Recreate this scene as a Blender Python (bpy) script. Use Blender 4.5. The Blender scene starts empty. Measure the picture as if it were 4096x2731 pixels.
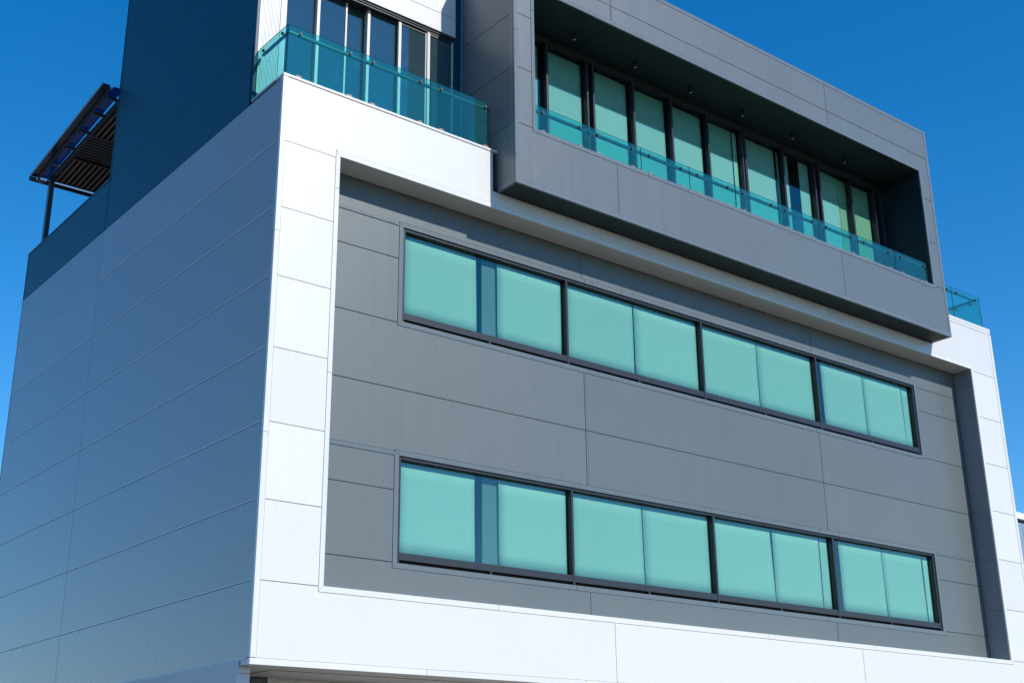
import bpy, math, random
from mathutils import Vector, Matrix, noise
random.seed(7)
SC = bpy.context.scene
COL = SC.collection

# ------------------------------------------------------------------ camera, sky, sun, exposure
YAW, PITCH, ROLL = 0.676093, 0.348477, -0.010682
fwd = Vector((math.sin(YAW) * math.cos(PITCH), math.cos(YAW) * math.cos(PITCH), math.sin(PITCH)))
rgt = Vector((math.cos(YAW), -math.sin(YAW), 0))
upv = rgt.cross(fwd)
r2 = rgt * math.cos(ROLL) + upv * math.sin(ROLL)
u2 = -rgt * math.sin(ROLL) + upv * math.cos(ROLL)
cam_data = bpy.data.cameras.new('camera')
cam = bpy.data.objects.new('camera', cam_data)
COL.objects.link(cam)
M = Matrix((r2, u2, -fwd)).transposed().to_4x4()
M.translation = Vector((-8.044597, -15.54507, -10.616307))
cam.matrix_world = M
cam_data.sensor_width = 36
cam_data.lens = 5153.578 / 4096 * 36
cam_data.clip_start = 0.1
cam_data.clip_end = 3000
SC.camera = cam

SUN = Vector((0.30, -1.0, 0.78)).normalized()
EL = math.asin(SUN.z)
ROT = math.atan2(SUN.x, SUN.y)
world = bpy.data.worlds.new('World')
SC.world = world
world.use_nodes = True
nt = world.node_tree
nt.nodes.clear()
sky = nt.nodes.new('ShaderNodeTexSky')
sky.sky_type = 'NISHITA'
sky.sun_disc = False
sky.sun_elevation = EL
sky.sun_rotation = ROT
sky.air_density = 1.0
sky.dust_density = 0.0
sky.ozone_density = 4.0
sky.altitude = 0
hs = nt.nodes.new('ShaderNodeHueSaturation')
hs.inputs['Saturation'].default_value = 1.36
hs.inputs['Hue'].default_value = 0.5
hs.inputs['Value'].default_value = 1.08
bg = nt.nodes.new('ShaderNodeBackground')
bg.inputs['Strength'].default_value = 0.15
wo = nt.nodes.new('ShaderNodeOutputWorld')
nt.links.new(sky.outputs[0], hs.inputs['Color'])
nt.links.new(hs.outputs[0], bg.inputs[0])
nt.links.new(bg.outputs[0], wo.inputs[0])

sun_data = bpy.data.lights.new('sun', 'SUN')
sun_data.energy = 4.0
sun_data.angle = math.radians(0.5)
sun_data.color = (1.0, 0.955, 0.89)
sun = bpy.data.objects.new('sun', sun_data)
COL.objects.link(sun)
sun.rotation_euler = SUN.to_track_quat('Z', 'Y').to_euler()
sun.location = (10, -30, 30)

SC.view_settings.view_transform = 'Standard'
SC.view_settings.look = 'None'
SC.view_settings.exposure = 0.12
SC.view_settings.gamma = 1.0
SC.view_settings.use_curve_mapping = False
SC.render.engine = 'CYCLES'
SC.cycles.max_bounces = 10
SC.cycles.transparent_max_bounces = 24
SC.cycles.caustics_reflective = False
SC.cycles.caustics_refractive = False

GROUND = -12.25


# ------------------------------------------------------------------ materials
def new_mat(name):
    m = bpy.data.materials.new(name)
    m.use_nodes = True
    t = m.node_tree
    t.nodes.clear()
    out = t.nodes.new('ShaderNodeOutputMaterial')
    return m, t, out


def N(t, kind, **kw):
    n = t.nodes.new(kind)
    for k, v in kw.items():
        setattr(n, k, v)
    return n


def math_node(t, op, a=None, b=None):
    n = t.nodes.new('ShaderNodeMath')
    n.operation = op
    for i, v in enumerate((a, b)):
        if v is None:
            continue
        if isinstance(v, (int, float)):
            n.inputs[i].default_value = v
        else:
            t.links.new(v, n.inputs[i])
    return n.outputs[0]


def paint(name, col, rough=0.4, spec=0.5, rib=None, rib_axis=2, rib_h=0.0006, wave=0.0, wave_scale=1.5,
          dirt=0.06, metallic=0.0, grain=0.03, streak=True, coat=0.0):
    """Sheet-metal paint: fine ribs, slight sheet waviness and faint run-off streaks, all in object space."""
    m, t, out = new_mat(name)
    L = t.links
    p = N(t, 'ShaderNodeBsdfPrincipled')
    L.new(p.outputs[0], out.inputs[0])
    tc = N(t, 'ShaderNodeTexCoord')
    sep = N(t, 'ShaderNodeSeparateXYZ')
    L.new(tc.outputs['Object'], sep.inputs[0])
    # large soft mottling
    n1 = N(t, 'ShaderNodeTexNoise')
    n1.inputs['Scale'].default_value = 0.9
    n1.inputs['Detail'].default_value = 4
    L.new(tc.outputs['Object'], n1.inputs['Vector'])
    # vertical run-off streaks: noise squeezed along z
    mp = N(t, 'ShaderNodeMapping')
    mp.inputs['Scale'].default_value = (9, 9, 0.6)
    L.new(tc.outputs['Object'], mp.inputs['Vector'])
    n2 = N(t, 'ShaderNodeTexNoise')
    n2.inputs['Scale'].default_value = 1.0
    n2.inputs['Detail'].default_value = 5
    n2.inputs['Roughness'].default_value = 0.65
    L.new(mp.outputs[0], n2.inputs['Vector'])
    n3 = N(t, 'ShaderNodeTexNoise')
    n3.inputs['Scale'].default_value = 60
    n3.inputs['Detail'].default_value = 3
    L.new(tc.outputs['Object'], n3.inputs['Vector'])
    a = math_node(t, 'MULTIPLY', math_node(t, 'SUBTRACT', n1.outputs[0], 0.5), dirt)
    b = math_node(t, 'MULTIPLY', math_node(t, 'SUBTRACT', n2.outputs[0], 0.5), dirt if streak else 0.0)
    c = math_node(t, 'MULTIPLY', math_node(t, 'SUBTRACT', n3.outputs[0], 0.5), grain)
    oi = N(t, 'ShaderNodeObjectInfo')      # sheets of one order never match exactly
    d = math_node(t, 'ADD', math_node(t, 'MULTIPLY', oi.outputs['Random'], 0.07), 0.965)
    s = math_node(t, 'ADD', math_node(t, 'ADD', math_node(t, 'ADD', a, b), c), d)
    mix = N(t, 'ShaderNodeVectorMath', operation='SCALE')
    mix.inputs[0].default_value = col
    L.new(s, mix.inputs['Scale'])
    L.new(mix.outputs[0], p.inputs['Base Color'])
    p.inputs['Roughness'].default_value = rough
    rr = math_node(t, 'ADD', math_node(t, 'MULTIPLY', math_node(t, 'SUBTRACT', n2.outputs[0], 0.5), 0.10), rough)
    L.new(rr, p.inputs['Roughness'])
    p.inputs['Specular IOR Level'].default_value = spec
    p.inputs['Metallic'].default_value = metallic
    p.inputs['Coat Weight'].default_value = coat
    h = None
    if rib:
        ph = math_node(t, 'MULTIPLY', sep.outputs[rib_axis], 2 * math.pi / rib)
        sn = math_node(t, 'SINE', ph)
        h = math_node(t, 'MULTIPLY', sn, rib_h)
    if wave:
        mp2 = N(t, 'ShaderNodeMapping')
        mp2.inputs['Scale'].default_value = (wave_scale, wave_scale, wave_scale)
        L.new(tc.outputs['Object'], mp2.inputs['Vector'])
        n4 = N(t, 'ShaderNodeTexNoise')
        n4.inputs['Scale'].default_value = 1.0
        n4.inputs['Detail'].default_value = 1.5
        L.new(mp2.outputs[0], n4.inputs['Vector'])
        hw = math_node(t, 'MULTIPLY', n4.outputs[0], wave)
        h = hw if h is None else math_node(t, 'ADD', h, hw)
    if h is not None:
        bp = N(t, 'ShaderNodeBump')
        bp.inputs['Strength'].default_value = 1.0
        bp.inputs['Distance'].default_value = 1.0
        L.new(h, bp.inputs['Height'])
        L.new(bp.outputs[0], p.inputs['Normal'])
    return m


def glass(name, tint, ior=1.6, rough=0.0, smear_sheen=0.0, veil=(0.5, 0.55, 0.55)):
    """Tinted pane: coloured transmission plus a Fresnel mirror of the surroundings on each face."""
    m, t, out = new_mat(name)
    L = t.links
    tr = N(t, 'ShaderNodeBsdfTransparent')
    tr.inputs[0].default_value = (*tint, 1)
    gl = N(t, 'ShaderNodeBsdfGlossy')
    gl.inputs['Roughness'].default_value = rough
    gl.inputs['Color'].default_value = (1, 1, 1, 1)
    # Schlick reflectance from the angle to either side of the pane
    ge = N(t, 'ShaderNodeNewGeometry')
    dt = N(t, 'ShaderNodeVectorMath', operation='DOT_PRODUCT')
    L.new(ge.outputs['Normal'], dt.inputs[0])
    L.new(ge.outputs['Incoming'], dt.inputs[1])
    ca = math_node(t, 'ABSOLUTE', dt.outputs['Value'])
    f0 = ((ior - 1) / (ior + 1)) ** 2
    pw5 = math_node(t, 'POWER', math_node(t, 'SUBTRACT', 1.0, ca), 5.0)
    fr = math_node(t, 'ADD', math_node(t, 'MULTIPLY', pw5, 1 - f0), f0)
    mx = N(t, 'ShaderNodeMixShader')
    L.new(fr, mx.inputs[0])
    L.new(tr.outputs[0], mx.inputs[1])
    L.new(gl.outputs[0], mx.inputs[2])
    last = mx.outputs[0]
    if smear_sheen:  # smudges over an even diffuse veil that paints in missing reflection
        tc = N(t, 'ShaderNodeTexCoord')
        n = N(t, 'ShaderNodeTexNoise')
        n.inputs['Scale'].default_value = 5.0
        n.inputs['Detail'].default_value = 6
        L.new(tc.outputs['Object'], n.inputs['Vector'])
        cr = N(t, 'ShaderNodeValToRGB')
        cr.color_ramp.elements[0].position = 0.58
        cr.color_ramp.elements[0].color = (smear_sheen * .45, smear_sheen * .45, smear_sheen * .45, 1)
        cr.color_ramp.elements[1].position = 0.9
        cr.color_ramp.elements[1].color = (smear_sheen, smear_sheen, smear_sheen, 1)
        L.new(n.outputs[0], cr.inputs[0])
        df = N(t, 'ShaderNodeBsdfDiffuse')
        df.inputs[0].default_value = (*veil, 1)
        m2 = N(t, 'ShaderNodeMixShader')
        L.new(cr.outputs[0], m2.inputs[0])
        L.new(last, m2.inputs[1])
        L.new(df.outputs[0], m2.inputs[2])
        last = m2.outputs[0]
    L.new(last, out.inputs[0])
    return m


def ground_mat(name, col, scale=30, bump=0.01):
    m, t, out = new_mat(name)
    L = t.links
    p = N(t, 'ShaderNodeBsdfPrincipled')
    L.new(p.outputs[0], out.inputs[0])
    tc = N(t, 'ShaderNodeTexCoord')
    n = N(t, 'ShaderNodeTexNoise')
    n.inputs['Scale'].default_value = scale
    n.inputs['Detail'].default_value = 8
    L.new(tc.outputs['Object'], n.inputs['Vector'])
    cr = N(t, 'ShaderNodeValToRGB')
    cr.color_ramp.elements[0].color = (*[c * 0.75 for c in col], 1)
    cr.color_ramp.elements[1].color = (*[min(1, c * 1.25) for c in col], 1)
    L.new(n.outputs[0], cr.inputs[0])
    L.new(cr.outputs[0], p.inputs['Base Color'])
    p.inputs['Roughness'].default_value = 0.9
    bp = N(t, 'ShaderNodeBump')
    bp.inputs['Distance'].default_value = bump
    L.new(n.outputs[0], bp.inputs['Height'])
    L.new(bp.outputs[0], p.inputs['Normal'])
    return m


WHITE = paint('white ribbed cladding', (0.70, 0.68, 0.65), rough=0.30, spec=0.5, rib=0.025, rib_h=0.00025, dirt=0.06)
WHITE_TRIM = paint('white folded trim', (0.71, 0.695, 0.675), rough=0.26, spec=0.5, wave=0.002, wave_scale=3, dirt=0.08)
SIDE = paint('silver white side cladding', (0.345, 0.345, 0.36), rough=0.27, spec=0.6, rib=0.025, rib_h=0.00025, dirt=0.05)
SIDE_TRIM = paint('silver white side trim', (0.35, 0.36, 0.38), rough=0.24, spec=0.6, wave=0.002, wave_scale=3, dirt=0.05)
GREY = paint('mid grey ribbed cladding', (0.124, 0.142, 0.143), rough=0.36, spec=0.5, rib=0.025, rib_h=0.0003, dirt=0.12)
GREY_TRIM = paint('mid grey folded trim', (0.132, 0.153, 0.162), rough=0.28, spec=0.5, wave=0.0025, wave_scale=2.6, dirt=0.08)
BOX = paint('slate grey ribbed cladding', (0.128, 0.148, 0.160), rough=0.34, spec=0.5, rib=0.0125, rib_h=0.0001, dirt=0.10)
BOX_TRIM = paint('slate grey folded trim', (0.150, 0.173, 0.190), rough=0.25, spec=0.5, wave=0.003, wave_scale=2.6, dirt=0.08)
NAVY = paint('deep slate blue cladding', (0.003, 0.052, 0.090), rough=0.40, spec=0.3, rib=0.0125, rib_h=0.0001, dirt=0.04, streak=False)
LIP = paint('joint lip with painted catchlight', (0.60, 0.62, 0.65), rough=0.4, spec=0.5)  # lighter than the side sheets: caught ground light put into the colour
REVEAL = paint('slate grey reveal sheet', (0.21, 0.24, 0.27), rough=0.35, spec=0.4, wave=0.001)
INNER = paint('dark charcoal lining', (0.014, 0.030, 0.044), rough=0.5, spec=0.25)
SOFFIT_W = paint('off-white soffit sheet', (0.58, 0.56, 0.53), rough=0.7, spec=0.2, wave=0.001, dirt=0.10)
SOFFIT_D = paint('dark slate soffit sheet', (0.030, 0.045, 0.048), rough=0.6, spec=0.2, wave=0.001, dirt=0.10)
FRAME = paint('charcoal aluminium', (0.028, 0.030, 0.036), rough=0.35, spec=0.4, dirt=0.08, streak=False)
SILVER = paint('pale anodised aluminium', (0.62, 0.58, 0.54), rough=0.4, dirt=0.06, streak=False)
BLACK = paint('black lining', (0.012, 0.013, 0.014), rough=0.8, dirt=0.1)
STEEL = paint('brushed steel', (0.45, 0.44, 0.43), rough=0.35, metallic=0.9, dirt=0.05)
RAILM = paint('grey rail tube', (0.06, 0.08, 0.10), rough=0.3, metallic=0.3, dirt=0.05)
BOLTM = paint('dark bronze bolt cap', (0.05, 0.042, 0.04), rough=0.5, spec=0.3)
CLAMP = paint('bronze grey clamp', (0.19, 0.14, 0.10), rough=0.5, dirt=0.1)
BLIND = paint('pale roller blind cloth', (0.82, 0.82, 0.76), rough=0.9, spec=0.1, dirt=0.05, grain=0.05, wave=0.006, wave_scale=1.2, streak=False)
BLIND_P = paint('bright pale curtain cloth', (0.92, 0.95, 0.86), rough=0.9, spec=0.1, dirt=0.03, streak=False)
BLIND_C = paint('cream roller blind cloth', (0.78, 0.75, 0.58), rough=0.9, spec=0.1, dirt=0.05, grain=0.05, streak=False)
COLUMNM = paint('grey painted column', (0.25, 0.27, 0.29), rough=0.6, dirt=0.05, streak=False)
RENDERW = paint('pale smooth render', (0.66, 0.66, 0.70), rough=0.8, spec=0.2, dirt=0.08)
WOOD = paint('timber louvre', (0.62, 0.44, 0.34), rough=0.5, dirt=0.25)
CANOPYM = paint('dark canopy steel', (0.05, 0.065, 0.085), rough=0.35, dirt=0.15)
FASCIA = paint('deep blue fascia', (0.012, 0.05, 0.13), rough=0.15, spec=0.8, dirt=0.15)
GUTTER = paint('galvanised fascia', (0.30, 0.32, 0.38), rough=0.35, metallic=0.3, dirt=0.15)
ROOFING = ground_mat('roof membrane', (0.09, 0.09, 0.095))
G_OFFICE = glass('office window glass', (0.685, 0.86, 0.81), ior=1.75)
G_DOOR = glass('tinted door glass', (0.40, 0.62, 0.63), ior=2.3, smear_sheen=0.12, veil=(0.35, 0.55, 0.58))  # veil adds painted reflection to the smudges
G_RAIL = glass('green balustrade glass', (0.52, 0.90, 0.86), ior=1.65, smear_sheen=0.10, veil=(0.10, 0.52, 0.56))  # teal veil stands in for reflection on the panes
G_ROOF = glass('blue roof sheet', (0.14, 0.20, 0.32), ior=1.5)
G_EDGE = glass('dark glass rim', (0.02, 0.10, 0.10), ior=1.5)
LENS = paint('frosted lamp lens', (0.6, 0.62, 0.6), rough=0.3, dirt=0.02)


# ------------------------------------------------------------------ mesh helpers
class MB:
    def __init__(self):
        self.v = []
        self.f = []

    def box(self, x0, x1, y0, y1, z0, z1):
        b = len(self.v)
        self.v += [(x0, y0, z0), (x1, y0, z0), (x1, y1, z0), (x0, y1, z0),
                   (x0, y0, z1), (x1, y0, z1), (x1, y1, z1), (x0, y1, z1)]
        for q in ((0, 3, 2, 1), (4, 5, 6, 7), (0, 1, 5, 4), (1, 2, 6, 5), (2, 3, 7, 6), (3, 0, 4, 7)):
            self.f.append(tuple(b + i for i in q))
        return self

    def prism_xz(self, poly, y0, y1):
        """poly counter-clockwise seen from -y (x right, z up)."""
        b = len(self.v)
        n = len(poly)
        self.v += [(x, y0, z) for x, z in poly] + [(x, y1, z) for x, z in poly]
        self.f.append(tuple(b + i for i in range(n)))
        self.f.append(tuple(b + n + i for i in reversed(range(n))))
        for i in range(n):
            j = (i + 1) % n
            self.f.append((b + j, b + i, b + n + i, b + n + j))
        return self

    def prism_yz(self, poly, x0, x1):
        """poly given as (y, z)."""
        b = len(self.v)
        n = len(poly)
        self.v += [(x0, y, z) for y, z in poly] + [(x1, y, z) for y, z in poly]
        self.f.append(tuple(b + i for i in reversed(range(n))))
        self.f.append(tuple(b + n + i for i in range(n)))
        for i in range(n):
            j = (i + 1) % n
            self.f.append((b + i, b + j, b + n + j, b + n + i))
        return self

    def cyl(self, a, c, r, n=12, r2_=None):
        a, c = Vector(a), Vector(c)
        d = (c - a).normalized()
        s = d.orthogonal().normalized()
        t = d.cross(s)
        b = len(self.v)
        rr = r if r2_ is None else r2_
        for p, q in ((a, r), (c, rr)):
            for i in range(n):
                w = 2 * math.pi * i / n
                self.v.append(tuple(p + (s * math.cos(w) + t * math.sin(w)) * q))
        self.f.append(tuple(b + i for i in reversed(range(n))))
        self.f.append(tuple(b + n + i for i in range(n)))
        for i in range(n):
            j = (i + 1) % n
            self.f.append((b + i, b + j, b + n + j, b + n + i))
        return self

    def beam(self, a, c, w, h):
        """square bar from a to c, w across, h in the upright direction"""
        a, c = Vector(a), Vector(c)
        d = (c - a).normalized()
        up = Vector((0, 0, 1)) if abs(d.z) < 0.9 else Vector((0, 1, 0))
        s = d.cross(up).normalized()
        t = s.cross(d).normalized()
        b = len(self.v)
        for p in (a, c):
            for i, j in ((-1, -1), (1, -1), (1, 1), (-1, 1)):
                self.v.append(tuple(p + s * (i * w / 2) + t * (j * h / 2)))
        for q in ((0, 1, 2, 3), (7, 6, 5, 4), (0, 4, 5, 1), (1, 5, 6, 2), (2, 6, 7, 3), (3, 7, 4, 0)):
            self.f.append(tuple(b + i for i in q))
        return self

    def build(self, name, mat, parent=None, label=None, smooth=False, edge=None):
        me = bpy.data.meshes.new(name)
        me.from_pydata(self.v, [], self.f)
        me.materials.append(mat)
        if edge is not None:                       # the two large faces keep mat, the rims take edge
            me.materials.append(edge)
            ar = [p.area for p in me.polygons]
            lim = max(ar) * .5
            for p in me.polygons:
                if p.area < lim:
                    p.material_index = 1
        me.update()
        o = bpy.data.objects.new(name, me)
        COL.objects.link(o)
        if parent is not None:
            o.parent = parent
        if label:
            o['label'] = label
        if smooth:
            for p in me.polygons:
                p.use_smooth = len(p.vertices) == 4
        return o


def bevel(o, w=0.004, seg=2):
    md = o.modifiers.new('bevel', 'BEVEL')
    md.width = w
    md.segments = seg
    md.limit_method = 'ANGLE'
    return o


def thing(name, label, cat, group=None, loc=(0, 0, 0)):
    o = bpy.data.objects.new(name, None)
    COL.objects.link(o)
    o.location = loc
    o['label'] = label
    o['category'] = cat
    if group:
        o['group'] = group
    return o


def tag(o, label, cat, group=None):
    o['label'] = label
    o['category'] = cat
    if group:
        o['group'] = group
    return o


G = 0.0045     # half a panel joint

# ------------------------------------------------------------------ ground
def sheet(name, x0, x1, y0, y1, z, mat):
    m = MB()
    m.v = [(x0, y0, z), (x1, y0, z), (x1, y1, z), (x0, y1, z)]
    m.f = [(0, 1, 2, 3)]
    o = m.build(name, mat)
    o['kind'] = 'structure'
    return o


ASPH = ground_mat('asphalt', (0.075, 0.075, 0.078), 40)
CONC = ground_mat('concrete paving', (0.20, 0.17, 0.135), 12)
EARTH = ground_mat('dry pale ground', (0.13, 0.105, 0.075), 3)
sheet('ground', -1500, 1500, -1500, 1500, GROUND, EARTH)
sheet('road', -200, 200, -30, -14.0, GROUND + 0.004, ASPH)
pv = MB().box(-200, 200, -13.9, -0.05, GROUND, GROUND + 0.13).build('pavement', CONC)
pv['kind'] = 'structure'
kb = MB()
kb.box(-200, 200, -14.05, -13.905, GROUND, GROUND + 0.14)
kb = kb.build('kerb', CONC)
kb['kind'] = 'structure'

# ------------------------------------------------------------------ the office building
B = thing('office_building', 'modern white and grey clad office block with a projecting slate grey balcony box', 'building')
W, WT = WHITE, WHITE_TRIM


def panel(mb, mat, label=None, name='wall_panel'):
    o = mb.build(name, mat, B, label)
    bevel(o, 0.003, 1)
    return o


def fpanel(x0, x1, z0, z1, y, mat, th=0.05):
    return panel(MB().box(x0 + G, x1 - G, y, y + th, z0 + G, z1 - G), mat)


JX = [6.51, 12.95]                      # upright joints of the front
# left and right columns of the white frame
for i in range(1, 7):
    fpanel(0.079, 0.974, -1.1 * (i + 1), -1.1 * i, 0.0, W)
    fpanel(18.195, 19.115, -1.1 * (i + 1), -1.1 * i, 0.0, W)
# corner-shaped sheets round the opening
z1, z0 = -1.1, -0.973
panel(MB().prism_xz([(0.079 + G, z1 + G), (0.974 - G, z1 + G), (0.974 - G, z0 + G), (4.05, z0 + G), (4.05, -G - .004), (0.079 + G, -G - .004)], 0, .05), W)
panel(MB().box(4.052, JX[0] - G, 0, .05, z0 + G, -0.745), W)
panel(MB().box(JX[0] + .03, JX[1] - G, 0, .05, z0 + G, -0.745), W)
panel(MB().prism_xz([(JX[1] + .03, z0 + G), (18.195 + G, z0 + G), (18.195 + G, z1 + G), (19.115 - G, z1 + G), (19.115 - G, 0.0), (16.72, 0.0), (16.72, -.745), (JX[1] + .03, -.745)], 0, .05), W)
zb, zl = -7.776, -7.7
BJ = [6.51, 12.97]
panel(MB().prism_xz([(0.079 + G, -8.712), (BJ[0] - G, -8.712), (BJ[0] - G, zb - G), (0.974 - G, zb - G), (0.974 - G, zl - G), (0.079 + G, zl - G)], 0, .05), W)
panel(MB().box(BJ[0] + .05, BJ[1] - G, 0, .05, -8.712, zb - G), W)
panel(MB().prism_xz([(BJ[1] + .05, -8.712), (19.115 - G, -8.712), (19.115 - G, zl - G), (18.22 + G, zl - G), (18.22 + G, zb - G), (BJ[1] + .05, zb - G)], 0, .05), W)
# upright cover strips beside the joints
for x, a, b in ((JX[0], z0, -.745), (JX[1], z0, -.745), (BJ[0], -8.712, zb), (BJ[1], -8.712, zb)):
    MB().box(x + .001, x + (.029 if a == z0 else .048), -.003, .04, a + G, b - G).build('joint_strip', WT, B)


def strips(axis, cuts, mk, mat, name='trim_strip', label=None):
    """a run of folded trim, cut where its lengths meet"""
    for a, b in zip(cuts[:-1], cuts[1:]):
        o = mk(MB(), a + .002, b - .002).build(name, mat, B, label)
        bevel(o, 0.003, 1)


# corner cap (an L wrapping the corner), top cap, bottom trim
strips('z', [-8.71, -5.66, -2.6, 0.0], lambda m, a, b: m.box(-.006, .079, -.006, .05, a, b), WT, 'corner_trim')
strips('z', [-8.71, -5.66, -2.6, 0.0], lambda m, a, b: m.box(-.006, .04, .052, .115, a, b), SIDE_TRIM, 'corner_trim')
strips('x', [-.012, 1.72, 3.3, 4.14], lambda m, a, b: m.box(a, b, -.012, .24, .002, .046), WT, 'parapet_cap')
MB().box(4.142, 4.15, -.004, .1, -.06, .046).build('parapet_cap', WT, B)
strips('y', [.245, 1.045], lambda m, a, b: m.box(-.012, .22, a, b, .002, .046), SIDE_TRIM, 'parapet_cap')
strips('x', [-.012, 2.8, 5.85, 8.9, 11.95, 15.0, 19.2], lambda m, a, b: m.box(a, b, -.008, .06, -8.80, -8.716), WT)
strips('y', [.062, 3.1, 6.2, 9.2, 11.62], lambda m, a, b: m.box(-.008, .05, a, b, -8.80, -8.716), SIDE_TRIM)
strips('z', [-8.712, -5.66, -2.6, 0.0], lambda m, a, b: m.box(19.116, 19.206, -.006, .06, a, b), WT, 'corner_trim')
strips('x', [16.70, 19.195], lambda m, a, b: m.box(a, b, -.012, .24, .076, .152), WT, 'parapet_cap')
strips('x', [16.72, 19.18], lambda m, a, b: m.box(a, b, -.008, .2, .004, .074), WT)
strips('y', [.245, 3.0], lambda m, a, b: m.box(18.98, 19.2, a, b, .076, .152), WT, 'parapet_cap')

# folded trim round the opening, mitred at the corners
ox0, ox1, oz0, oz1 = .974, 18.22, -7.776, -.973
ix0, ix1, iz0, iz1 = 1.05, 18.14, -7.692, -1.064


def mitre(m, poly, y0=-.006, y1=.03):
    return m.prism_xz(poly, y0, y1)


def ring(outer, inner, xs, mat, y0, y1, zcuts=None, name='trim_strip'):
    a0, a1, b0, b1 = outer
    c0, c1, d0, d1 = inner
    g = .0015
    out = []
    xx = [None] + xs + [None]
    for k in range(len(xx) - 1):
        l, r = xx[k], xx[k + 1]
        # top
        pl = [(c0, d1), (a0, b1)] if l is None else [(l + g, d1), (l + g, b1)]
        pr = [(c1, d1), (a1, b1)] if r is None else [(r - g, d1), (r - g, b1)]
        out.append([pl[0], pr[0], pr[1], pl[1]])
        pl = [(a0, b0), (c0, d0)] if l is None else [(l + g, b0), (l + g, d0)]
        pr = [(a1, b0), (c1, d0)] if r is None else [(r - g, b0), (r - g, d0)]
        out.append([pl[0], pr[0], pr[1], pl[1]])
    zz = sorted(zcuts or [])
    zz = [None] + zz + [None]
    for k in range(len(zz) - 1):
        lo, hi = zz[k], zz[k + 1]
        for (o_, i_, left) in ((a0, c0, True), (a1, c1, False)):
            bo = (o_, b0) if lo is None else (o_, lo + g)
            bi = (i_, d0) if lo is None else (i_, lo + g)
            to = (o_, b1) if hi is None else (o_, hi - g)
            ti = (i_, d1) if hi is None else (i_, hi - g)
            out.append([bo, bi, ti, to] if left else [bi, bo, to, ti])
    for p in out:
        n = len(p)
        cx, cz = sum(q[0] for q in p) / n, sum(q[1] for q in p) / n
        p2 = []
        for (x, z) in p:
            d = math.hypot(x - cx, z - cz)
            p2.append((x - (x - cx) / d * .0012, z - (z - cz) / d * .0012))
        o = MB().prism_xz(p2, y0, y1).build(name, mat, B)
        bevel(o, .002, 1)


ring((ox0, ox1, oz0, oz1), (ix0, ix1, iz0, iz1), [4.11, 7.2, 10.27, 13.38, 16.54], WT, -.006, .03, [-1.62, -4.6])

# reveals of the opening
YI = .475
for a, b in ((1.05, 6.505), (6.517, 12.995), (13.007, 18.14)):
    MB().box(a, b, .031, YI - .003, iz1 + .002, iz1 + .03).build('soffit_panel', SOFFIT_W, B)
MB().box(ix0 - .04, ix0 - .001, .031, YI, iz0, iz1).build('reveal', SIDE, B)
for a, b in ((iz0, -6.6), (-6.6, -5.5), (-5.5, -4.4), (-4.4, -3.3), (-3.3, -2.2), (-2.2, iz1)):
    MB().box(ix1 + .001, ix1 + .04, .031, YI, a + G / 2, b - G / 2).build('reveal', REVEAL, B)
MB().box(ix0, ix1, .031, YI, iz0 - .03, iz0 - .002).build('reveal', WT, B)

# dark cores behind the sheets
def core(*a):
    MB().box(*a).build('wall_core', BLACK, B)


core(.07, 1.005, .07, .84, -8.70, -.06)
core(18.185, 19.14, .07, .84, -8.70, -.06)
core(1.01, 18.18, .07, .84, -1.02, -.06)
core(1.01, 18.18, .07, .84, -8.70, -7.73)
core(.071, 19.14, .845, 11.55, -8.70, -.06)
core(1.01, 18.18, .53, .84, -5.36, -3.46)
core(1.01, 2.5, .53, .84, -7.72, -1.03)
core(16.58, 18.18, .53, .84, -7.72, -1.03)
# right flank, rear and roof
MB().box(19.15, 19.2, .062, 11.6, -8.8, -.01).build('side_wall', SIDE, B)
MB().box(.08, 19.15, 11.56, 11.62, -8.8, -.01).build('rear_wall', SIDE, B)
MB().box(.07, 19.14, .25, 11.55, -.055, -.02).build('roof', ROOFING, B)

# ---- grey inset wall
YG = YI


def gp(x0, x1, z0, z1):
    return fpanel(x0, x1, z0, z1, YG, GREY, .05)


wx0, wx1 = 2.485, 16.545                 # outside of the window trims
GX = [6.425, 12.88]
T1, Bm1, T2, Bm2 = -1.585, -3.385, -5.42, -7.225
xs = [1.055, GX[0], GX[1], 18.135]
cover = .045
# strip above upper window
for k in range(3):
    a, b = xs[k], xs[k + 1]
    a2 = a if k == 0 else a + cover
    if k == 0:
        panel(MB().prism_xz([(a + G, -1.655), (wx0 - G, -1.655), (wx0 - G, T1 + .004), (b - G, T1 + .004), (b - G, iz1 - .002), (a + G, iz1 - .002)], YG, YG + .05), GREY)
    elif k == 1:
        panel(MB().box(a2 + G, b - G, YG, YG + .05, T1 + .004, iz1 - .002), GREY)
    else:
        panel(MB().prism_xz([(a2 + G, T1 + .004), (wx1 + G, T1 + .004), (wx1 + G, -1.69), (b - G, -1.69), (b - G, iz1 - .002), (a2 + G, iz1 - .002)], YG, YG + .05), GREY)
# flashing beside the upper window, panels left and right of both windows
MB().box(1.06, wx0 - .003, YG - .004, YG + .04, -1.655, -1.612).build('trim_strip', GREY_TRIM, B)
gp(1.055, wx0, -2.24, -1.66)
gp(1.055, wx0, -3.34, -2.24)
gp(wx1, 18.135, -2.245, -1.695)
gp(wx1, 18.135, -3.34, -2.245)
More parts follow.
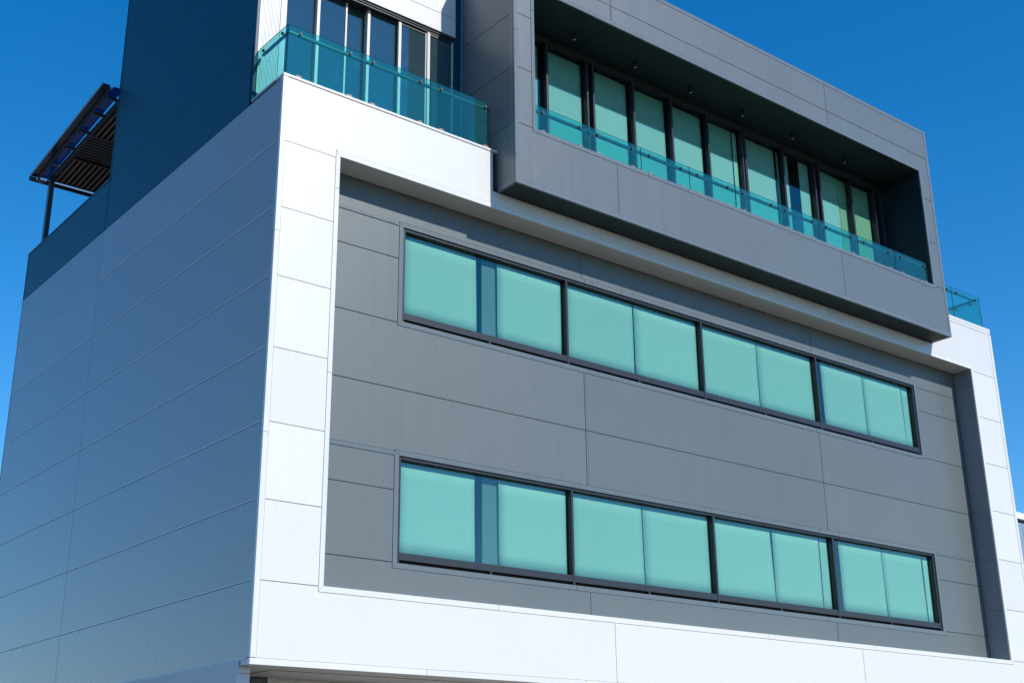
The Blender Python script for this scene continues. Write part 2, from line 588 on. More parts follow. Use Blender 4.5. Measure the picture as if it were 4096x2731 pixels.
# between the windows
for k in range(3):
    a, b = xs[k], xs[k + 1]
    a2 = a if k == 0 else a + cover
    if k == 0:
        panel(MB().prism_xz([(a + G, -4.44 + G), (b - G, -4.44 + G), (b - G, Bm1 - .004), (wx0 - G, Bm1 - .004), (wx0 - G, -3.34 - G), (a + G, -3.34 - G)], YG, YG + .05), GREY)
        panel(MB().prism_xz([(a + G, -5.435), (wx0 - G, -5.435), (wx0 - G, T2 + .004), (b - G, T2 + .004), (b - G, -4.44 - G), (a + G, -4.44 - G)], YG, YG + .05), GREY)
    elif k == 1:
        panel(MB().box(a2 + G, b - G, YG, YG + .05, -4.44 + G, Bm1 - .004), GREY)
        panel(MB().box(a2 + G, b - G, YG, YG + .05, T2 + .004, -4.44 - G), GREY)
    else:
        panel(MB().prism_xz([(a2 + G, -4.44 + G), (b - G, -4.44 + G), (b - G, -3.34 - G), (wx1 + G, -3.34 - G), (wx1 + G, Bm1 - .004), (a2 + G, Bm1 - .004)], YG, YG + .05), GREY)
        panel(MB().prism_xz([(a2 + G, T2 + .004), (wx1 + G, T2 + .004), (wx1 + G, -5.47), (b - G, -5.47), (b - G, -4.44 - G), (a2 + G, -4.44 - G)], YG, YG + .05), GREY)
MB().box(1.06, wx0 - .003, YG - .004, YG + .04, -5.505, -5.438).build('trim_strip', GREY_TRIM, B)
MB().box(wx1 + .003, 18.13, YG - .004, YG + .04, -5.505, -5.474).build('trim_strip', GREY_TRIM, B)
gp(1.055, wx0, -6.045, -5.508)
gp(1.055, wx0, -7.14, -6.045)
gp(wx1, 18.135, -6.045, -5.508)
gp(wx1, 18.135, -7.14, -6.045)
# strip below lower window
for k in range(3):
    a, b = xs[k], xs[k + 1]
    a2 = a if k == 0 else a + cover
    if k == 0:
        panel(MB().prism_xz([(a + G, iz0 + .002), (b - G, iz0 + .002), (b - G, Bm2 - .004), (wx0 - G, Bm2 - .004), (wx0 - G, -7.14 - G), (a + G, -7.14 - G)], YG, YG + .05), GREY)
    elif k == 1:
        panel(MB().box(a2 + G, b - G, YG, YG + .05, iz0 + .002, Bm2 - .004), GREY)
    else:
        panel(MB().prism_xz([(a2 + G, iz0 + .002), (b - G, iz0 + .002), (b - G, -7.14 - G), (wx1 + G, -7.14 - G), (wx1 + G, Bm2 - .004), (a2 + G, Bm2 - .004)], YG, YG + .05), GREY)
for x in GX:
    for a, b in ((iz0 + .002, Bm2 - .004), (T2 + .004, -4.44 - G), (-4.44 + G, Bm1 - .004), (T1 + .004, iz1 - .002)):
        o = MB().box(x + .002, x + cover, YG - .004, YG + .04, a, b).build('joint_strip', GREY_TRIM, B)
        bevel(o, .002, 1)

# ---- the two ribbon windows
def ribbon(zt, zb, cuts_top, blind_tag):
    """zt/zb: outside of trim; frame and panes sit behind it"""
    ring((wx0, wx1, zb, zt), (2.565, 16.465, zb + .08, zt - .08), cuts_top, GREY_TRIM, YG - .006, YG + .045)
    fx0, fx1, fz0, fz1 = 2.57, 16.46, zb + .082, zt - .082
    yf = .495
    m = MB()
    m.box(fx0, fx1, yf, .62, fz1 - .045, fz1)                    # head
    m.box(fx0, fx0 + .05, yf, .62, fz0, fz1 - .046)              # jambs
    m.box(fx1 - .05, fx1, yf, .62, fz0, fz1 - .046)
    win = m.build('ribbon_window', FRAME, B)
    bevel(win, .003, 1)
    zr0, zr1 = fz0 + .052, fz0 + .165
    s = MB().box(fx0 + .051, fx1 - .051, yf + .004, .62, zr0, zr1).build('sill_rail', FRAME, win)
    bevel(s, .004, 1)
    MB().box(fx0 + .051, fx1 - .051, .56, .62, fz0 + .001, zr0 - .002).build('drip_slot', BLACK, win)
    mull = [6.085, 9.55, 13.02]
    for x in mull:
        o = MB().box(x - .023, x + .023, yf - .004, .62, fz0 + .001, fz1 - .047).build('mullion', FRAME, win)
        bevel(o, .003, 1)
    edges = [fx0 + .05] + mull + [fx1 - .05]
    for a, b in zip(edges[:-1], edges[1:]):
        a2 = a + (.023 if a in mull else 0)
        b2 = b - (.023 if b in mull else 0)
        MB().box(a2 + .002, b2 - .002, .57, .578, zr1 + .001, fz1 - .046).build('pane', G_OFFICE, win)
        c = (a + b) / 2
        o = MB().box(c - .021, c + .021, yf + .002, .559, fz0 + .002, zr0 - .001).build('stub_post', FRAME, win)
    return win, zr1, fz1


up_win, ub0, ub1 = ribbon(T1, Bm1, [6.5, 9.45, 12.8], 'upper')
lo_win, lb0, lb1 = ribbon(T2, Bm2, [6.12, 9.3, 12.6], 'lower')


def blind(x0, x1, z0, z1, y, mat, label, group, skew=(0, 0), roller=True):
    """hanging cloth, gently bowed, on a roller, with a hem bar"""
    root = thing('roller_blind', label, 'blind', group, ((x0 + x1) / 2, y, z0))
    off = Vector(root.location)
    m = MB()
    nx, nz = 8, 6
    ph = random.random() * 6
    for j in range(nz + 1):
        v = j / nz
        for i in range(nx + 1):
            u = i / nx
            xx = x0 + (x1 - x0) * u + skew[0] * (1 - v) * (1 - u) + skew[1] * (1 - v) * u
            dy = .004 * math.sin(ph + u * 5.1) * (1 - v) + .003 * math.sin(ph * 2 + v * 4)
            m.v.append(tuple(Vector((xx, y + dy, z0 + (z1 - z0) * v)) - off))
    for j in range(nz):
        for i in range(nx):
            a = j * (nx + 1) + i
            m.f.append((a, a + 1, a + nx + 2, a + nx + 1))
    o = m.build('cloth', mat, root, smooth=True)
    sd = o.modifiers.new('thickness', 'SOLIDIFY')
    sd.thickness = .001
    MB().cyl((x0 - off.x, .03, z1 - z0 + .02), (x1 - off.x, .03, z1 - z0 + .02), .025, 10).build('roller', FRAME, root, smooth=True)
    MB().box(x0 - off.x + skew[0], x1 - off.x + skew[1], -.006, .008, -.012, .014).build('hem_bar', mat, root)
    return root


ORD = ['first', 'second', 'third', 'fourth', 'fifth', 'sixth', 'seventh', 'eighth', 'ninth', 'tenth', 'eleventh']
YB = .605
upb = [(2.64, 4.142, 'left of the blue gap that shows the column'), (4.592, 6.045, 'right of the blue gap that shows the column'),
       (6.13, 7.802, 'left half of the second pane'), (7.832, 9.51, 'right half of the second pane'),
       (9.59, 11.245, 'left half of the third pane'), (11.262, 12.98, 'right half of the third pane'),
       (13.295, 14.708, 'beside the wide dark slit of the last pane'), (14.728, 16.112, 'right half of the last pane'),
       (16.146, 16.40, 'narrow sliver at the far right end')]
sk = [(0, .01), (.006, 0), (0, 0), (.012, 0), (0, .015), (.012, 0), (.02, .018), (.022, .04), (.03, 0)]
for k, (a, b, w) in enumerate(upb):
    blind(a, b, ub0 - .02, ub1 - .05, YB + (.012 if k == 8 else 0), BLIND, 'pale blind, upper window band, ' + w, 'roller blinds of the upper window band', sk[k])
lob = [(2.64, 4.110, 'left of the blue gap that shows the column'), (4.594, 6.045, 'right of the blue gap that shows the column'),
       (6.13, 7.80, 'left half of the second pane'), (7.832, 9.51, 'right half of the second pane'),
       (9.59, 11.236, 'left half of the third pane'), (11.292, 12.69, 'right of the thin middle slit of the third pane'),
       (12.735, 12.98, 'narrow sliver beside the third upright'),
       (13.318, 14.722, 'left half of the last pane'), (14.742, 16.138, 'right half of the last pane'),
       (16.194, 16.40, 'narrow sliver at the far right end')]
sk = [(0, .006), (.012, 0), (0, .02), (.014, 0), (0, .03), (.006, -.012), (-.012, 0), (.008, .034), (.03, 0), (.01, 0)]
for k, (a, b, w) in enumerate(lob):
    blind(a, b, lb0 - .02, lb1 - .05, YB + (.012 if k in (6, 9) else 0), BLIND, 'pale blind, lower window band, ' + w, 'roller blinds of the lower window band', sk[k])
# columns seen between the blinds
for z0_, z1_ in ((-3.45, -1.5), (-7.3, -5.3)):
    o = MB().box(4.29, 4.62, .645, .83, z0_, z1_).build('column', COLUMNM, B)
    bevel(o, .015, 3)
    o = MB().box(4.60, 4.625, .63, .644, z0_, z1_).build('column_trim', SIDE, B)

# ------------------------------------------------------------------ left flank (plane x = 0)
def lpanel(y0, y1, z0, z1, mat, label=None):
    g2 = .0025 if mat is SIDE else G
    o = panel(MB().box(0, .05, y0 + G, y1 - G, z0 + g2, z1 - g2), mat, label)
    if mat is SIDE:                      # folded lip closing the joint, its caught light painted in
        MB().box(-.003, .012, y0 + G, y1 - G, z0 + g2, z0 + g2 + .02).build('joint_lip', LIP, B)
    return o


YJ, YE = 7.07, 11.58
for i in range(0, 8):
    za = -1.1 * (i + 1) if i < 7 else -8.712 - G
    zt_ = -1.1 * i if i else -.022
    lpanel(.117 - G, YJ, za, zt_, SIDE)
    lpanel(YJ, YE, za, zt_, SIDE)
MB().box(-.004, .04, YE, YE + .04, -8.71, -.02).build('corner_trim', SIDE_TRIM, B)
# deep blue upper wall: parapet behind, tower in front of it
ZT = 5.6
zs = [-.02, 1.09, 2.19, 3.27, 4.33, 5.4, ZT]
for a, b in zip(zs[:-1], zs[1:]):
    y0_ = 1.10 if a < 0 else 1.05
    o = panel(MB().box(0, .0096, y0_ + .035, 6.985, a + .002, b - .002), NAVY)
MB().box(.0104, .052, 1.14, 6.98, -.015, ZT - .01).build('wall_backing', NAVY, B)
o = MB().box(-.004, .05, 1.046, 1.082, .048, ZT).build('corner_trim', NAVY, B)
o = MB().box(-.004, .05, 6.99, 7.035, 1.1, ZT).build('corner_trim', NAVY, B)
lpanel(7.0, YJ, .0, 1.07, NAVY)
lpanel(YJ, YE, -.02, 1.06, NAVY)
MB().box(-.006, .16, 7.04, YE + .04, 1.062, 1.10).build('parapet_cap', NAVY, B)
MB().box(-.004, .05, YE, YE + .04, -.02, 1.06).build('corner_trim', NAVY, B)
MB().box(.06, .15, 7.05, YE, -.02, 1.05).build('parapet', NAVY, B)
# tower body
MB().box(.06, 4.13, 1.6, 7.02, -.02, ZT - .03).build('wall_core', BLACK, B)
MB().box(.06, 4.13, 7.022, 7.04, -.02, ZT - .03).build('rear_wall', NAVY, B)
MB().box(0, 4.13, 1.05, 7.03, ZT - .028, ZT).build('roof', ROOFING, B)

# ---- terrace wall of the tower (plane y = 1.05)
YT = 1.05
MB().box(.051, .076, YT, 1.10, .0, ZT - .03).build('trim_strip', WT, B)
m = MB()                                  # standing ribs: real folds, 24 mm pitch
n = 14
x0_, x1_ = .078, .42
p = (x1_ - x0_) / n
poly = []
for i in range(n):
    xa = x0_ + i * p
    poly += [(xa, YT + .004), (xa + p * .5, YT + .004), (xa + p * .58, YT + .016), (xa + p * .92, YT + .016)]
poly += [(x1_, YT + .004)]
b0 = len(m.v)
for (x, y) in poly:
    m.v.append((x, y, 0.0))
    m.v.append((x, y, ZT - .03))
for i in range(len(poly) - 1):
    a = 2 * i
    m.f.append((a, a + 2, a + 3, a + 1))
m.build('ribbed_sheet', WHITE_TRIM, B, 'white sheet with upright ribs')
MB().box(.078, .42, YT + .02, YT + .03, 0, ZT - .03).build('wall_core', BLACK, B)
MB().box(.422, .478, YT - .004, 1.10, .0, ZT - .03).build('trim_strip', paint('weathered grey flashing', (0.5, 0.52, 0.54), rough=.35, wave=.003, wave_scale=4, dirt=.3), B)
MB().box(.48, .527, YT - .002, 1.30, .0, 2.79).build('door_jamb', SILVER, B)
ZH = 2.805
JT = 3.2
panel(MB().box(.48, 3.97, YT, YT + .05, ZH + .045, JT - G), W)
panel(MB().box(.48, 3.97, YT, YT + .05, JT + G, 4.3 - G), W)
panel(MB().box(.48, 3.97, YT, YT + .05, 4.3 + G, ZT - .03), W)
MB().box(.48, 4.0, YT - .004, YT + .30, ZH, ZH + .043).build('trim_strip', WT, B)
MB().box(3.972, 4.00, YT - .003, YT + .05, ZH + .044, ZT - .03).build('trim_strip', WT, B)
MB().box(4.01, 4.14, YT + .01, YT + .3, .0, ZT - .03).build('trim_strip', NAVY, B)

# ---- glazed doors of the terrace: three tracks
doors = bpy.data.objects.new('door_set', None)
MBd = MB()
MBd.box(.53, 4.005, 1.10, 1.36, 2.73, ZH - .002)
doors = MBd.build('sliding_door', FRAME, B)
MB().box(.53, 4.005, 1.08, 1.095, 2.765, ZH - .003).build('head_track', FRAME, doors)
MB().box(.53, 4.005, 1.06, 1.36, -.01, .03).build('floor_track', FRAME, doors)


def leaf(x0, x1, y, zt=2.728):
    """one sliding leaf: silver stiles, top and bottom rail, pane"""
    w = .058
    lf = MB()
    lf.box(x0, x0 + w, y, y + .05, .032, zt)
    lf.box(x1 - .035, x1, y + .004, y + .046, .032, zt)
    o = lf.build('door_leaf', SILVER, doors)
    bevel(o, .003, 1)
    MB().box(x0 + w + .001, x1 - .036, y + .006, y + .044, .032, .11).build('door_rail', FRAME, doors)
    MB().box(x0 + w + .001, x1 - .036, y + .006, y + .044, zt - .05, zt).build('door_rail', FRAME, doors)
    MB().box(x0 + w + .001, x1 - .036, y + .02, y + .028, .111, zt - .051).build('pane', G_DOOR, doors)


leaf(.535, 1.235, 1.285)
leaf(1.20, 1.80, 1.225)
leaf(1.765, 2.235, 1.285)
leaf(2.19, 2.87, 1.19)
leaf(2.81, 3.43, 1.13)
leaf(3.42, 4.00, 1.105)
core(.5, 4.12, 1.45, 1.59, 0, 2.9)
MB().box(.5, 4.12, 1.32, 1.59, -.02, -.005).build('floor', ROOFING, B)

# ------------------------------------------------------------------ the projecting balcony box
bx0, bx1, bz0, bz1, YBX = 4.14, 16.69, -.74, 4.46, -.50
iX0, iX1, iZ0, iZ1 = 4.605, 16.24, .42, 3.29
t_ = .08


def bpanel(poly):
    return panel(MB().prism_xz(poly, YBX, YBX + .05), BOX)


jz = [.41, 1.51, 2.61, 3.71]
LX, RX = bx0 + t_ + .002, bx1 - t_ - .002
oX0, oX1, oZ0, oZ1 = 4.53, 16.315, .345, 3.385
BXJ = [6.51, 12.93]
zbt, ztp = bz0 + t_ + .002, bz1 - t_ - .002
for a, b in ((jz[0], jz[1]), (jz[1], jz[2]), (jz[2], jz[3])):
    if b != jz[3]:
        bpanel([(LX, a + G), (oX0 - .003, a + G), (oX0 - .003, b - G), (LX, b - G)])
        bpanel([(oX1 + .003, a + G), (RX, a + G), (RX, b - G), (oX1 + .003, b - G)])
bpanel([(LX, 2.61 + G), (oX0 - .003, 2.61 + G), (oX0 - .003, oZ1 + .003), (BXJ[0] - G, oZ1 + .003), (BXJ[0] - G, 3.71 - G), (LX, 3.71 - G)])
bpanel([(BXJ[0] + .02, oZ1 + .003), (BXJ[1] - G, oZ1 + .003), (BXJ[1] - G, 3.71 - G), (BXJ[0] + .02, 3.71 - G)])
bpanel([(BXJ[1] + .02, oZ1 + .003), (oX1 + .003, oZ1 + .003), (oX1 + .003, 2.61 + G), (RX, 2.61 + G), (RX, 3.71 - G), (BXJ[1] + .02, 3.71 - G)])
for a, b in ((LX, BXJ[0] - G), (BXJ[0] + .02, BXJ[1] - G), (BXJ[1] + .02, RX)):
    bpanel([(a, 3.71 + G), (b, 3.71 + G), (b, ztp), (a, ztp)])
bpanel([(LX, zbt), (BXJ[0] - G, zbt), (BXJ[0] - G, oZ0 - .003), (oX0 - .003, oZ0 - .003), (oX0 - .003, jz[0] - G), (LX, jz[0] - G)])
bpanel([(BXJ[0] + .04, zbt), (BXJ[1] - G, zbt), (BXJ[1] - G, oZ0 - .003), (BXJ[0] + .04, oZ0 - .003)])
bpanel([(BXJ[1] + .03, zbt), (RX, zbt), (RX, jz[0] - G), (oX1 + .003, jz[0] - G), (oX1 + .003, oZ0 - .003), (BXJ[1] + .03, oZ0 - .003)])
for x, a, b, w in ((BXJ[0], zbt, oZ0, .038), (BXJ[1], zbt, oZ0, .028), (BXJ[0], oZ1, ztp, .018), (BXJ[1], oZ1, ztp, .018)):
    o = MB().box(x + .001, x + w, YBX - .003, YBX + .04, a + .004, b - .004).build('joint_strip', BOX_TRIM, B)
    bevel(o, .002, 1)
ring((bx0, bx1, bz0, bz1), (bx0 + t_, bx1 - t_, bz0 + t_, bz1 - t_), [7.26, 10.3, 13.4], BOX_TRIM, YBX - .006, YBX + .04, [-.2, 2.25])
ring((oX0, oX1, oZ0, oZ1), (iX0, iX1, iZ0, iZ1), [7.3, 8.35, 11.5, 14.1, 15.7], BOX_TRIM, YBX - .006, YBX + .03, [2.8])
# sides of the box
for a, b in ((bz0 + t_, jz[0]), (jz[0], jz[1]), (jz[1], jz[2]), (jz[2], jz[3]), (jz[3], bz1)):
    panel(MB().box(bx0, bx0 + .05, YBX + .12, 1.055, a + G, b - G), BOX)
    panel(MB().box(bx1 - .05, bx1, YBX + .12, 1.055, a + G, b - G), BOX)
for sx in (bx0 - .003, bx1 - .05 + .003):
    MB().box(sx, sx + .05, YBX + .042, YBX + .118, bz0 + .002, bz1 - .002).build('corner_trim', BOX_TRIM, B)
    MB().box(sx, sx + .05, YBX + .12, .0, bz0 + .002, bz0 + t_).build('corner_trim', BOX_TRIM, B)
# underside
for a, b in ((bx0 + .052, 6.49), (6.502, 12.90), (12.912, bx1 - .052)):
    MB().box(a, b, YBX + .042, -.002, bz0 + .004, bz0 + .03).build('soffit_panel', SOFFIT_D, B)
core(bx0 + .052, bx1 - .052, YBX + .055, 0.84, bz0 + .04, -.04)
core(bx0 + .052, bx0 + .44, YBX + .055, 1.04, -.03, bz1 - .05)
core(bx1 - .42, bx1 - .052, YBX + .055, 1.04, -.03, bz1 - .05)
core(iX0 - .02, iX1 + .02, YBX + .055, 1.5, iZ1 + .06, bz1 - .05)
MB().box(bx0, bx1, YBX + .042, 1.5, bz1 - .04, bz1 - .003).build('roof', ROOFING, B)
# parapet and floor of the balcony
MB().box(iX0, iX1, YBX + .055, -.33, 0.0, iZ0 - .012).build('parapet', BOX, B)
MB().box(iX0, iX1, YBX + .032, -.32, iZ0 - .01, iZ0 + .001).build('parapet_cap', BOX_TRIM, B)
MB().box(iX0, iX1, -.318, .85, -.03, -.002).build('floor', ROOFING, B)
# inside lining
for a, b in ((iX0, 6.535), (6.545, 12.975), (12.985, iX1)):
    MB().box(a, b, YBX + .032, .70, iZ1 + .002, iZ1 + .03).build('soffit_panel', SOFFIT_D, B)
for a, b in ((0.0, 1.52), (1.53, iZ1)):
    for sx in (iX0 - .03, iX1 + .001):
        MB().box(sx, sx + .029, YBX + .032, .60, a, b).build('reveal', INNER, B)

# ---- balcony glazing
YW = .56
hd = MB()
hd.box(iX0, iX1, YW, .72, 3.13, iZ1 - .002)
bw = hd.build('balcony_window', FRAME, B)
MB().box(iX0, iX1, YW, .72, .0, .06).build('sill', FRAME, bw)
posts = [4.63, 5.80, 6.825, 6.985, 8.07, 9.145, 10.225, 11.285, 11.38, 12.64, 13.715, 13.885, 15.035, 15.92, 16.18]
pw = [.05, .055, .045, .05, .053, .052, .05, .045, .06, .05, .045, .055, .06, .05, .10]
for x, w in zip(posts, pw):
    o = MB().box(x - w / 2, x + w / 2, YW - .004, .68, .061, 3.128).build('mullion', FRAME, bw)
    bevel(o, .003, 1)
for k in range(len(posts) - 1):
    a, b = posts[k] + pw[k] / 2, posts[k + 1] - pw[k + 1] / 2
    if b - a < .02:
        continue
    MB().box(a + .001, b - .001, .655, .663, .061, 3.128).build('pane', G_OFFICE, bw)
core(iX0 - .02, iX1 + .02, 1.05, 1.5, -.03, 3.28)
YQ = .69
bl = [(4.66, 5.74, BLIND, 'beside the left reveal of the balcony box'), (5.93, 6.84, BLIND, 'left of the double uprights nearest the corner'),
      (7.06, 8.05, BLIND, 'right of the double uprights nearest the corner'), (8.15, 9.12, BLIND, 'between the second and third slim uprights'),
      (9.24, 10.21, BLIND, 'between the third and fourth slim uprights'), (10.32, 11.15, BLIND, 'left of the bright pale curtain strip'),
      (11.175, 11.30, BLIND_P, 'narrow bright strip beside the middle upright'), (11.50, 12.54, BLIND, 'right of the middle wide upright'),
      (12.64, 12.70, BLIND_C, 'thin yellow sliver beside the upright'), (12.78, 13.0, BLIND, 'narrow one left of the dark blue opening'),
      (13.38, 13.72, BLIND, 'narrow one right of the dark blue opening'), (14.05, 14.76, BLIND, 'beside the yellowish one'),
      (14.78, 15.14, BLIND_C, 'narrow yellow green one'), (15.22, 15.93, BLIND_C, 'last yellow green one on the right')]
for a, b, mt, w in bl:
    blind(a - .075, b - .075, .05, 3.08, YQ + (.012 if mt is BLIND_C else -.012 if mt is BLIND_P else 0), mt, 'balcony blind, ' + w, 'roller blinds behind the balcony glazing')

# ---- ceiling lights
for k, (x, w) in enumerate(zip((6.16, 7.76, 9.33, 10.89, 12.52, 14.34), ('nearest the left reveal of the balcony', 'second from the left', 'third from the left', 'third from the right', 'second from the right', 'nearest the right end of the balcony'))):
    L_ = thing('ceiling_light', 'small black can light under the balcony ceiling, ' + w, 'light', 'can lights under the balcony ceiling', (x, .16, iZ1))
    MB().cyl((0, 0, 0), (0, 0, -.12), .042, 20).build('can', BLACK, L_, smooth=True)
    MB().cyl((0, 0, -.121), (0, 0, -.125), .024, 16).build('lens', LENS, L_, smooth=True)


# ------------------------------------------------------------------ glass balustrades
def bolt(root, p, d, off):
    p, d = Vector(p), Vector(d)
    m = MB().cyl(p - d * .028, p - d * .004, .026, 14)
    m.build('bolt', BOLTM, root, smooth=True)
    # hook bracket up to the rail
    q = p + d * .06
    m = MB()
    m.cyl(p, q, .009, 8)
    m.cyl(q, q + Vector((0, 0, .035)), .009, 8)
    m.build('bracket', RAILM, root, smooth=True)


def clamp(root, x, y, z, d):
    m = MB()
    if d == 'x':
        m.prism_yz([(y - .035, z), (y + .035, z), (y + .012, z + .066), (y - .028, z + .066)], x - .045, x + .045)
    else:
        m.prism_xz([(y - .035, z), (y + .035, z), (y + .02, z + .055), (y - .02, z + .055)], x - .045, x + .045)
    o = m.build('clamp', CLAMP, root)


def run_x(root, xs_, y, z0, z1, bolts, zc):
    for a, b in zip(xs_[:-1], xs_[1:]):
        o = MB().box(a + .004, b - .004, y, y + .012, z0, z1).build('glass_panel', G_RAIL, root, edge=G_EDGE)
    for x in bolts:
        bolt(root, (x, y, z1 - .105), (0, 1, 0), 0)
        clamp(root, x, y + .006, zc, 'x')


bt = thing('glass_balustrade', 'green glass balustrade along the white corner terrace at upper left', 'balustrade', 'green glass balustrades')
yg = .06
run_x(bt, [.066, 1.41, 2.77, 3.995], yg, .05, .97, [.275, 1.195, 1.63, 2.565, 2.99, 3.93], .046)
MB().box(.06 - .012, .06, .062, 1.04, .05, .97).build('glass_panel', G_RAIL, bt, edge=G_EDGE)
for y in (.2, .82):
    MB().cyl((.02, y, .86), (.044, y, .86), .026, 14).build('bolt', BOLTM, bt, smooth=True)
    m = MB()
    m.cyl((.06, y, .86), (.12, y, .86), .009, 8)
    m.cyl((.12, y, .86), (.12, y, .9), .009, 8)
    m.build('bracket', RAILM, bt, smooth=True)
    m = MB().prism_xz([(.02, .046), (.09, .046), (.074, .1), (.036, .1)], y - .045, y + .045).build('clamp', CLAMP, bt)
o = MB().box(.10, 3.99, .112, .16, .862, .915).build('handrail', RAILM, bt)
bevel(o, .008, 2)
o = MB().box(.10, .145, .161, 1.0, .872, .915).build('handrail', RAILM, bt)
bevel(o, .008, 2)
MB().cyl((3.99, .137, .893), (4.09, .137, .893), .014, 10).build('wall_bracket', RAILM, bt, smooth=True)
MB().cyl((4.085, .137, .893), (4.085, .137, .05), .008, 8).build('cable', RAILM, bt, smooth=True)

bb = thing('glass_balustrade', 'long green glass balustrade inside the projecting grey balcony box', 'balustrade', 'green glass balustrades')
js = [4.61, 5.905, 7.21, 8.50, 9.80, 11.09, 12.385, 13.675, 14.985, 16.18]
bo = [4.825, 5.69]
for k in range(1, 9):
    bo += [js[k] + .21, js[k + 1] - .235 if k < 8 else 16.06]
run_x(bb, js, -.42, .423, .957, bo, iZ0 + .002)
o = MB().box(4.62, 16.2, -.365, -.315, .862, .917).build('handrail', RAILM, bb)
bevel(o, .008, 2)
MB().cyl((16.2, -.337, .896), (16.238, -.337, .896), .02, 10).build('wall_bracket', STEEL, bb, smooth=True)

br = thing('glass_balustrade', 'green glass balustrade on the far right white terrace corner', 'balustrade', 'green glass balustrades')
run_x(br, [16.8, 17.895, 19.07], .08, .155, .97, [17.0, 17.7, 18.09, 18.885], .153)
MB().box(19.058, 19.07, .094, 1.2, .155, .97).build('glass_panel', G_RAIL, br, edge=G_EDGE)
MB().box(19.058, 19.07, 1.21, 2.3, .155, .97).build('glass_panel', G_RAIL, br, edge=G_EDGE)
o = MB().box(16.8, 18.99, .135, .18, .872, .915).build('handrail', RAILM, br)
o = MB().box(18.945, 18.99, .181, 2.3, .872, .915).build('handrail', RAILM, br)
for y in (.32, .72, 1.0):
    MB().cyl((19.04, y, .865), (19.1, y, .865), .028, 14).build('bolt', BOLTM, br, smooth=True)
    m = MB()
    m.cyl((18.97, y, .82), (19.05, y, .865), .008, 8)
    m.cyl((18.97, y, .82), (18.97, y, .88), .008, 8)
    m.build('bracket', RAILM, br, smooth=True)

# ------------------------------------------------------------------ under the overhang
for a, b in ((0.05, .56), (.565, 5.0), (5.005, 10), (10.005, 15), (15.005, 19.15)):
    MB().box(a, b, .061, .47, -8.80, -8.775).build('soffit_panel', SOFFIT_W, B)
MB().box(.05, .56, .475, 1.34, -8.80, -8.775).build('soffit_panel', SOFFIT_W, B)
for a, b in ((.565, 5.0), (5.005, 10), (10.005, 15), (15.005, 19.15)):
    MB().box(a, b, .475, 1.34, -8.812, -8.775).build('soffit_panel', SOFFIT_W, B)
MB().box(-.03, -.010, .285, 11.6, GROUND, -8.735).build('ground_wall', RENDERW, B)
MB().box(-.0095, .158, .286, .7, GROUND, -8.89).build('ground_wall', RENDERW, B)
MB().box(-.0095, .160, .284, .7, -8.884, -8.803).build('ground_wall', RENDERW, B)
core(0, .156, .701, 11.5, GROUND, -8.81)
MB().box(1.0, 19.15, 1.345, 1.4, GROUND, -8.802).build('ground_wall', WHITE, B, 'white ribbed wall under the overhang')
MB().box(.985, 1.04, 1.338, 1.344, GROUND, -8.802).build('trim_strip', WT, B)
gw = MB()
gw.box(.16, .72, 1.345, 1.39, -8.83, -8.802)
gw.box(.16, .70, 1.345, 1.39, GROUND, GROUND + .1)
gw.box(.70, .725, 1.345, 1.39, GROUND, -8.832)
gw = gw.build('ground_window', FRAME, B)
MB().box(.727, .98, 1.36, 1.368, GROUND, -8.804).build('pane', G_DOOR, gw)
MB().box(.162, .698, 1.36, 1.368, GROUND + .1, -8.832).build('pane', G_DOOR, gw)
core(.16, 19.1, 1.9, 11.5, GROUND, -8.82)

# ------------------------------------------------------------------ roof canopy behind the tower
CN = thing('roof_canopy', 'dark steel pergola with timber louvres on the roof behind the blue tower wall', 'pergola', None, (0, 0, 0))


def cz(y):
    return 2.86 + .055 * (11.2 - y)


def cb(name, a, c, w, h, mat):
    return MB().beam((a[0], a[1], cz(a[1]) + a[2]), (c[0], c[1], cz(c[1]) + c[2]), w, h).build(name, mat, CN)


MB().box(.10, .20, 11.06, 11.18, -.02, cz(11.12) - .06).build('post', CANOPYM, CN)
MB().box(3.3, 3.4, 11.06, 11.18, -.02, cz(11.12) - .06).build('post', CANOPYM, CN)
cb('fascia', (-.165, 11.38, .03), (-.262, 7.045, .03), .145, .03, FASCIA)
cb('fascia_rim', (-.245, 11.40, .035), (-.345, 7.045, .035), .018, .06, GUTTER)
cb('side_beam', (-.085, 11.36, -.03), (-.18, 7.045, -.03), .035, .06, CANOPYM)
cb('side_beam', (.15, 11.38, -.03), (.15, 7.045, -.03), .07, .08, CANOPYM)
cb('end_beam', (-.26, 11.42, -.03), (3.6, 11.42, -.03), .04, .10, paint('blue grey beam', (0.06, 0.08, 0.12), rough=0.35))
cb('end_beam', (.19, 11.20, -.03), (3.6, 11.20, -.03), .04, .06, CANOPYM)
cb('side_beam', (3.55, 11.38, -.03), (3.55, 7.045, -.03), .07, .08, CANOPYM)
for y in (10.03, 8.93, 7.7):
    cb('cross_beam', (.19, y, -.03), (3.5, y, -.03), .04, .06, CANOPYM)
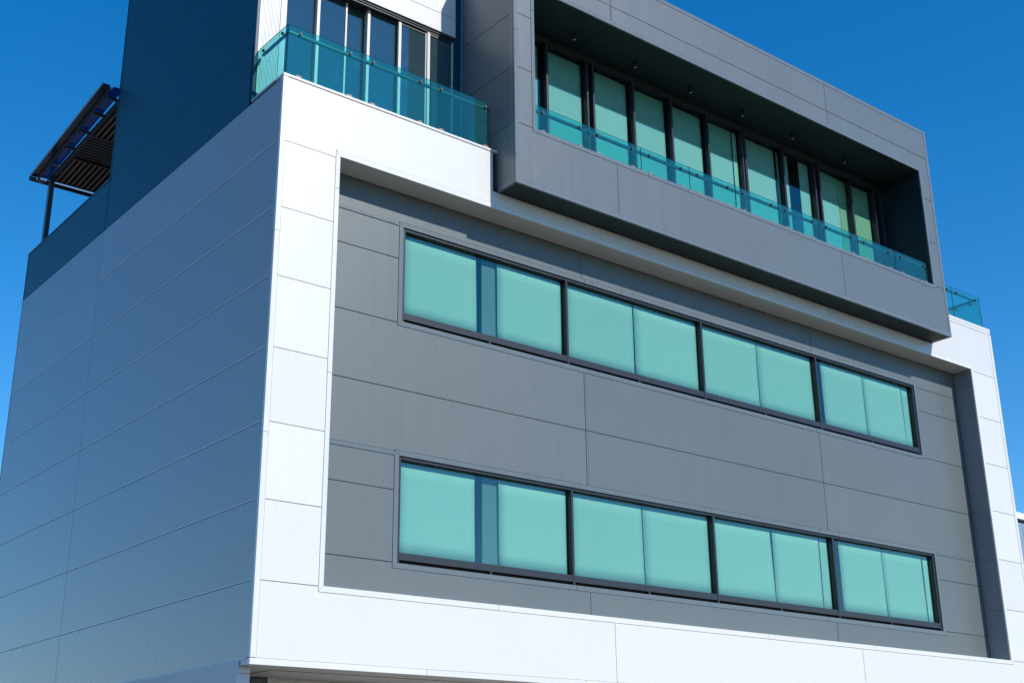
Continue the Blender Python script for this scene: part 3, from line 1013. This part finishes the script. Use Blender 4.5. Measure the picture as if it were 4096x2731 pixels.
for y in (10.6, 9.7, 8.9, 8.1, 7.4):
    cb('rafter', (-.11, y, -.02), (.12, y, -.02), .06, .05, CANOPYM)
cb('roof_sheet', (.03, 11.36, .035), (-.02, 7.045, .035), .20, .008, G_ROOF)
for (ya, yb_) in ((10.07, 11.16), (7.75, 8.89)):
    k = 0
    x = .28
    while x < 3.45:
        if x < 1.9 or True:
            m = MB()
            za, zb_ = cz(ya), cz(yb_)
            dx = .030
            m.v += [(x - dx, ya, za - .055), (x + dx, ya, za - .005), (x + dx + .008, ya, za - .015), (x - dx + .008, ya, za - .065)]
            m.v += [(x - dx, yb_, zb_ - .055), (x + dx, yb_, zb_ - .005), (x + dx + .008, yb_, zb_ - .015), (x - dx + .008, yb_, zb_ - .065)]
            m.f += [(0, 1, 2, 3), (7, 6, 5, 4), (0, 4, 5, 1), (1, 5, 6, 2), (2, 6, 7, 3), (3, 7, 4, 0)]
            o = m.build('louver', WOOD, CN)
        x += .115
y = 9.0
while y < 10.0:
    cb('louver', (.20, y, -.02), (3.5, y, -.02), .07, .015, CANOPYM)
    y += .115
cb('roof_sheet', (1.86, 11.36, .03), (1.86, 7.05, .03), 3.3, .012, CANOPYM)

# ------------------------------------------------------------------ neighbour seen past the right edge
NB = thing('neighbouring_building', 'low blue grey building with a white flat roof slab past the right edge', 'building', None, (0, 0, 0))
MB().box(31.5, 44.0, 7.9, 16, -1.31, -1.09).build('roof_slab', paint('white painted slab', (0.8, 0.8, 0.78), rough=.6), NB)
MB().box(33.1, 33.35, 8.2, 8.4, -1.42, -1.312).build('post', RENDERW, NB)
xw = [32.0, 33.50, 35.0, 36.5, 38.0, 39.5, 41, 42.5]
NBM = paint('blue grey sheet wall', (0.22, 0.30, 0.40), rough=.5)
for a, b in zip(xw[:-1], xw[1:]):
    MB().box(a + .01, b - .01, 8.0, 8.1, GROUND, -1.42).build('wall_panel', NBM, NB)
MB().box(32.05, 42.4, 8.12, 15.9, GROUND, -1.43).build('wall_core', BLACK, NB)
